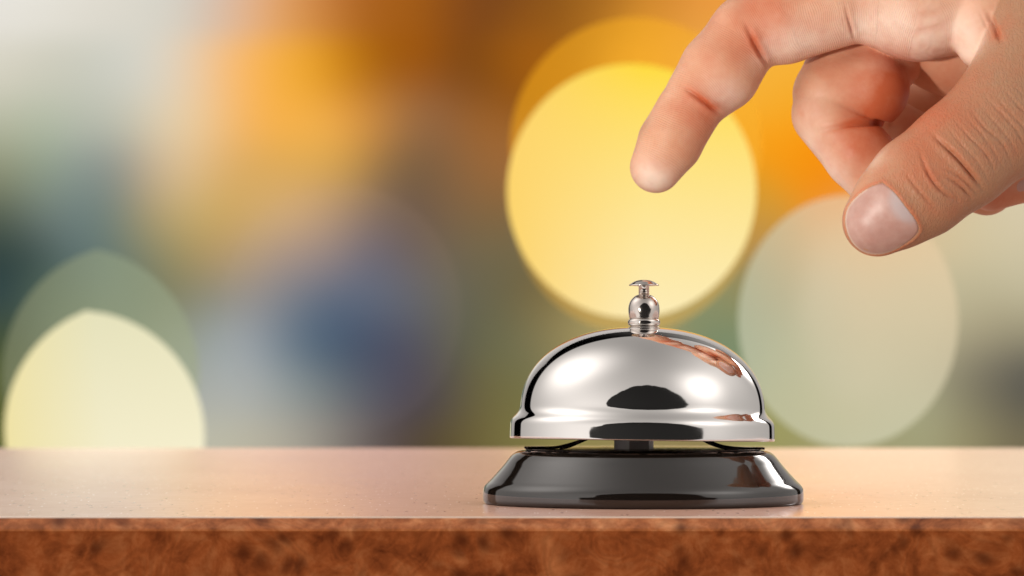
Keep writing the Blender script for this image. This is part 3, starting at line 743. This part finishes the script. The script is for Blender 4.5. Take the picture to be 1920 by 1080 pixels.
def backdrop():  # out-of-focus background, lights included, painted onto one added flat sheet
    sc = scale_at(YBD)
    pts = np.array([[b[0], b[1]] for b in BG], float)
    col = np.array([srgb(*b[2:])[:3] for b in BG])
    # points of the drop, denser in the part that the camera sees
    xs = np.concatenate([np.linspace(-2.45, -.95, 26), np.arange(-.94, .945, .0125), np.linspace(.95, 2.45, 26)])
    zs = np.concatenate([np.linspace(-1.25, -.30, 10), np.arange(-.29, .66, .0125), np.linspace(.67, 2.3, 30)])
    X, Z = np.meshgrid(xs, zs, indexing='ij'); X, Z = X.ravel(), Z.ravel()
    # a flat sheet
    Y = YBD + 0.0 * X
    px = to_px(np.stack([X, Y, Z], 1) * 1000)
    out = np.zeros((len(X), 3)); wsum = np.zeros(len(X))
    cl = px.copy(); cl[:, 0] = np.clip(cl[:, 0], 0, 1920); cl[:, 1] = np.clip(cl[:, 1], 0, 835)
    # normalised gaussian blending, with the local plane taken out by a second pass on the residuals
    def blend(q, vals, s):
        d2 = ((q[:, None, :] - pts[None]) ** 2).sum(-1); d2 -= d2.min(1, keepdims=True)
        w = np.exp(-d2 / (2 * s * s)); return (w @ vals) / w.sum(1, keepdims=True)
    o1 = blend(cl, col, 50.0)
    res = col - blend(pts, col, 50.0)
    o1 = o1 + .7 * blend(cl, res, 50.0)
    # away from the middle painted pale grey, to lighten the dome's edge reflections
    dist = np.hypot(px[:, 0] - cl[:, 0], (px[:, 1] - cl[:, 1]))
    w = np.clip(dist / 900, 0, 1)[:, None]; w = w * w * (3 - 2 * w)
    o1 = np.clip(o1, .004, 1) * (1 - w) * np.array([.94, 1.0, 1.06]) + np.array([.55, .54, .54]) * w
    nz = len(zs)
    Fc = [(i * nz + j, (i + 1) * nz + j, (i + 1) * nz + j + 1, i * nz + j + 1) for i in range(len(xs) - 1) for j in range(nz - 1)]
    m, nt, out_ = new_mat('painted_blur_backdrop')
    a = N(nt, 'ShaderNodeAttribute', attribute_name='blur_paint'); k = N(nt, 'ShaderNodeVectorMath', operation='SCALE'); k.name = 'gain'
    link(nt, a.outputs['Color'], k.inputs[0]); k.inputs['Scale'].default_value = BLUR_GAIN
    d = N(nt, 'ShaderNodeBsdfDiffuse'); link(nt, k.outputs[0], d.inputs['Color']); link(nt, d.outputs[0], out_.inputs['Surface'])
    o = obj('added_blur_backdrop', np.stack([X, Y, Z], 1), Fc, m)
    ca = o.data.color_attributes.new('blur_paint', 'FLOAT_COLOR', 'POINT')
    ca.data.foreach_set('color', np.concatenate([o1, np.ones((len(X), 1))], 1).astype(np.float32).ravel())
    sd = o.modifiers.new('sheet_thickness', 'SOLIDIFY'); sd.thickness = .004; sd.offset = 1
    o['kind'] = 'structure'; o['label'] = 'added backdrop painted as blurred background in grey, orange, brown and blue behind the counter'
BLUR_GAIN = .615
backdrop()

def disc_glow_mat(name, top, bottom, side, strength, alpha):
    """Glow of an out-of-focus disc of light, with part of what is behind it showing through."""
    m, nt, out = new_mat(name)
    tc = N(nt, 'ShaderNodeTexCoord'); sp = N(nt, 'ShaderNodeSeparateXYZ'); link(nt, tc.outputs['Generated'], sp.inputs[0])
    a = N(nt, 'ShaderNodeMix', data_type='RGBA'); link(nt, sp.outputs['Z'], a.inputs['Factor']); a.inputs['A'].default_value = srgb(*bottom); a.inputs['B'].default_value = srgb(*top)
    b = N(nt, 'ShaderNodeMix', data_type='RGBA'); 
    mr = N(nt, 'ShaderNodeMapRange'); link(nt, sp.outputs['X'], mr.inputs['Value']); mr.inputs['From Min'].default_value = .55; mr.inputs['From Max'].default_value = 0.0
    link(nt, mr.outputs[0], b.inputs['Factor']); link(nt, a.outputs['Result'], b.inputs['A']); b.inputs['B'].default_value = srgb(*side)
    e = N(nt, 'ShaderNodeEmission', Strength=strength); link(nt, b.outputs['Result'], e.inputs['Color'])
    t = N(nt, 'ShaderNodeBsdfTransparent'); mx = N(nt, 'ShaderNodeMixShader'); mx.inputs[0].default_value = alpha
    link(nt, t.outputs[0], mx.inputs[1]); link(nt, e.outputs[0], mx.inputs[2]); link(nt, mx.outputs[0], out.inputs['Surface'])
    return m

def blur_shell(label, px, py, rx, ry, y, mat, shape='round', lean=0):  # glowing shell added for one out-of-focus disc of light
    c = at(px, py, y); s = scale_at(y)
    if shape == 'round':
        prof = [(rx * s * math.sin(math.pi * k / 40), -ry * s * math.cos(math.pi * k / 40)) for k in range(41)]
    else:                                   # almond blur: two arcs that meet in a point
        hw, R = rx * s, ry * s
        hh = math.sqrt(R * R - (R - hw) ** 2); prof = []
        for k in range(41):
            z = -hh + 2 * hh * k / 40
            prof.append((max(0, math.sqrt(max(R * R - z * z, 0)) - (R - hw)), z))
    prof[0] = (0, prof[0][1]); prof[-1] = (0, prof[-1][1])
    V, Fc = lathe(prof, 96)
    V = [(v[0], v[1] * .6, v[2]) for v in V]
    o = obj('blur_disc', V, Fc, mat, loc=c); o.rotation_euler.y = math.radians(lean)
    o['label'] = label; o['category'] = 'lamp'; o['group'] = 'out-of-focus lights behind the counter'  # no real lamp: an added shell standing in for a blurred light
    return o
blur_shell('bright yellow out-of-focus disc of light behind the bell and the pointing finger', 1184, 358, 234, 239, 2.6, disc_glow_mat('yellow_blur', (255, 220, 62), (255, 238, 184), (255, 214, 110), 1.0, .84))
blur_shell('deep amber out-of-focus disc of light peeping out above the bright yellow disc', 1192, 272, 236, 240, 3.4, disc_glow_mat('amber_blur', (250, 176, 40), (250, 180, 60), (240, 165, 30), 1.0, .30))
blur_shell('dull gold out-of-focus disc showing as a rim below the bright yellow disc', 1186, 388, 226, 236, 3.9, disc_glow_mat('gold_blur', (222, 170, 80), (214, 172, 84), (206, 160, 70), 1.0, .30))
blur_shell('pale beige out-of-focus disc of light right of the bell under the thumb', 1590, 602, 206, 236, 3.0, disc_glow_mat('beige_blur', (238, 204, 162), (216, 214, 184), (200, 202, 174), 1.0, .38))
blur_shell('pale cream pointed blur of light low at the far left of the counter', 196, 812, 186, 238, 2.8, disc_glow_mat('cream_blur', (230, 226, 188), (255, 246, 214), (240, 226, 164), 1.0, .93), 'almond', -9)
blur_shell('dim sage green pointed blur of light rising behind the cream pointed blur', 189, 702, 184, 242, 3.3, disc_glow_mat('sage_blur', (146, 158, 130), (176, 180, 146), (124, 130, 100), 1.0, .40), 'almond', -2)
blur_shell('faint grey blue out-of-focus disc between the sage blur and the bell', 640, 582, 226, 236, 3.6, disc_glow_mat('blue_blur', (216, 180, 140), (150, 136, 132), (186, 176, 160), 1.0, .022))

# ------------------------------------------------------------------ light
world = bpy.data.worlds.new('World'); SC.world = world; world.use_nodes = True
def studio():
    nt = world.node_tree; nt.nodes.clear()
    out = N(nt, 'ShaderNodeOutputWorld'); bg = N(nt, 'ShaderNodeBackground'); link(nt, bg.outputs[0], out.inputs['Surface'])
    tc = N(nt, 'ShaderNodeTexCoord'); nrm = N(nt, 'ShaderNodeVectorMath', operation='NORMALIZE'); link(nt, tc.outputs['Generated'], nrm.inputs[0])
    def M(op, a, b=None, c=None, clamp=False):
        n = N(nt, 'ShaderNodeMath', operation=op, use_clamp=clamp)
        for i, v in enumerate((a, b, c)):
            if v is None: continue
            if isinstance(v, (int, float)): n.inputs[i].default_value = v
            else: link(nt, v, n.inputs[i])
        return n.outputs[0]
    def dot(v):
        v = Vector(v).normalized(); n = N(nt, 'ShaderNodeVectorMath', operation='DOT_PRODUCT'); link(nt, nrm.outputs[0], n.inputs[0]); n.inputs[1].default_value = tuple(v); return n.outputs['Value']
    def step(v, a, b):
        n = N(nt, 'ShaderNodeMapRange', interpolation_type='SMOOTHSTEP'); link(nt, v, n.inputs['Value']); n.inputs['From Min'].default_value = a; n.inputs['From Max'].default_value = b; return n.outputs[0]
    def blob(v, deg, amt):
        ang = M('ARCCOSINE', M('MINIMUM', dot(v), .99999)); q = M('DIVIDE', ang, math.radians(deg)); return M('MULTIPLY', M('EXPONENT', M('MULTIPLY', M('MULTIPLY', q, q), -1.0)), amt)
    sep = N(nt, 'ShaderNodeSeparateXYZ'); link(nt, nrm.outputs[0], sep.inputs[0])
    x, y, z = sep.outputs
    # white tent, open towards the backdrop
    back = M('ARCCOSINE', dot((0, 1, 0.0)))
    edge = M('ADD', M('MULTIPLY', x, -.12), math.radians(41.5))
    tent = step(M('SUBTRACT', back, edge), -.012, .012)
    # the opening for the camera: wide at the table, pointed at the top
    az = M('ARCTAN2', x, M('MULTIPLY', y, -1.0)); el = M('ARCSINE', z)
    u = M('DIVIDE', M('ADD', az, math.radians(-2)), M('SUBTRACT', math.radians(49), M('MULTIPLY', step(el, .05, .14), math.radians(8)))); v = M('DIVIDE', M('MAXIMUM', el, M('MULTIPLY', el, -1.5)), math.radians(40))
    hn = N(nt, 'ShaderNodeTexNoise', Scale=5.0, Detail=3.0); link(nt, nrm.outputs[0], hn.inputs['Vector'])
    rr = M('ADD', M('MULTIPLY', M('SUBTRACT', hn.outputs['Fac'], .5), .35), M('ADD', M('POWER', M('ABSOLUTE', u), 1.7), M('POWER', v, 1.7)))
    hole = M('SUBTRACT', 1.0, step(rr, .97, 1.03))
    lvl = M('ADD', .46, blob((-.66, .155, .73), 24, 1.4))
    lvl = M('ADD', lvl, blob((.70, .22, .68), 26, .35))
    lvl = M('ADD', lvl, blob((.74, -.38, .50), 19, 1.3))
    lvl = M('ADD', lvl, blob((.49, .77, .41), 6.5, 14.0))
    lvl = M('ADD', lvl, blob((-.85, -.5, -.1), 45, .6))  # low side fills added to brighten the hand, no source seen
    lvl = M('ADD', lvl, blob((.85, -.5, -.1), 45, .2))
    lvl = M('ADD', lvl, blob((0, .30, .95), 34, -.17))
    lvl = M('ADD', lvl, blob((-.1, -.62, -.78), 38, .7))  # unseen fill added from below the front, for the hand
    lvl = M('MULTIPLY', lvl, tent)
    lvl = M('MULTIPLY', lvl, M('SUBTRACT', 1.0, M('MULTIPLY', hole, .965)))
    lvl = M('ADD', lvl, blob((.30, .85, .46), 12, .30))
    bg.inputs['Color'].default_value = (1.0, .945, .90, 1)
    link(nt, lvl, bg.inputs['Strength'])
studio()

def area(name, loc, target, size, power, col, shape='DISK', size_y=None):
    l = bpy.data.lights.new(name, 'AREA'); l.energy = power; l.color = col; l.shape = shape; l.size = size
    if size_y: l.size_y = size_y
    o = bpy.data.objects.new(name, l); C.objects.link(o); o.location = loc
    o.rotation_euler = (Vector(target) - Vector(loc)).to_track_quat('-Z', 'Y').to_euler()
    return o
# unseen pair of lights added to brighten the backdrop, above and in front of it
for sx in (-1, 1):
    area('backdrop_fill', (sx * 1.0, 2.0, 1.7), (sx * .35, 4.4, .05), .8, 52, (1, .97, .94), 'RECTANGLE', .5)

# an unseen spot added to light only the hand, from low at the front left; its beam passes above the bell
sl = bpy.data.lights.new('added_hand_spot', 'SPOT'); sl.energy = 9.5; sl.color = (1, .93, .84); sl.shadow_soft_size = .02; sl.spot_size = math.radians(16.5); sl.spot_blend = .35
so = bpy.data.objects.new('added_hand_spot', sl); C.objects.link(so); so.location = (-.27, -.44, .06)
so.rotation_euler = (Vector((.104, SHIFT / 1000, .130)) - so.location).to_track_quat('-Z', 'Y').to_euler()

# ------------------------------------------------------------------ camera object and render settings
cam_d = bpy.data.cameras.new('camera'); cam = bpy.data.objects.new('camera', cam_d); C.objects.link(cam)
cam.location = EYE; cam.rotation_euler = (math.pi / 2 + PITCH, 0, 0)
cam_d.sensor_width = 36; cam_d.lens = 36 * F / 1920
cam_d.clip_start = .02; cam_d.clip_end = 50
cam_d.dof.use_dof = True; cam_d.dof.focus_distance = DIST - .012; cam_d.dof.aperture_fstop = 27.0
SC.camera = cam
SC.render.engine = 'CYCLES'
SC.view_settings.view_transform = 'Standard'; SC.view_settings.look = 'None'; SC.view_settings.exposure = 0; SC.view_settings.gamma = 1
SC.cycles.use_denoising = True
SC.cycles.max_bounces = 8; SC.cycles.transparent_max_bounces = 16
SC.render.film_transparent = False
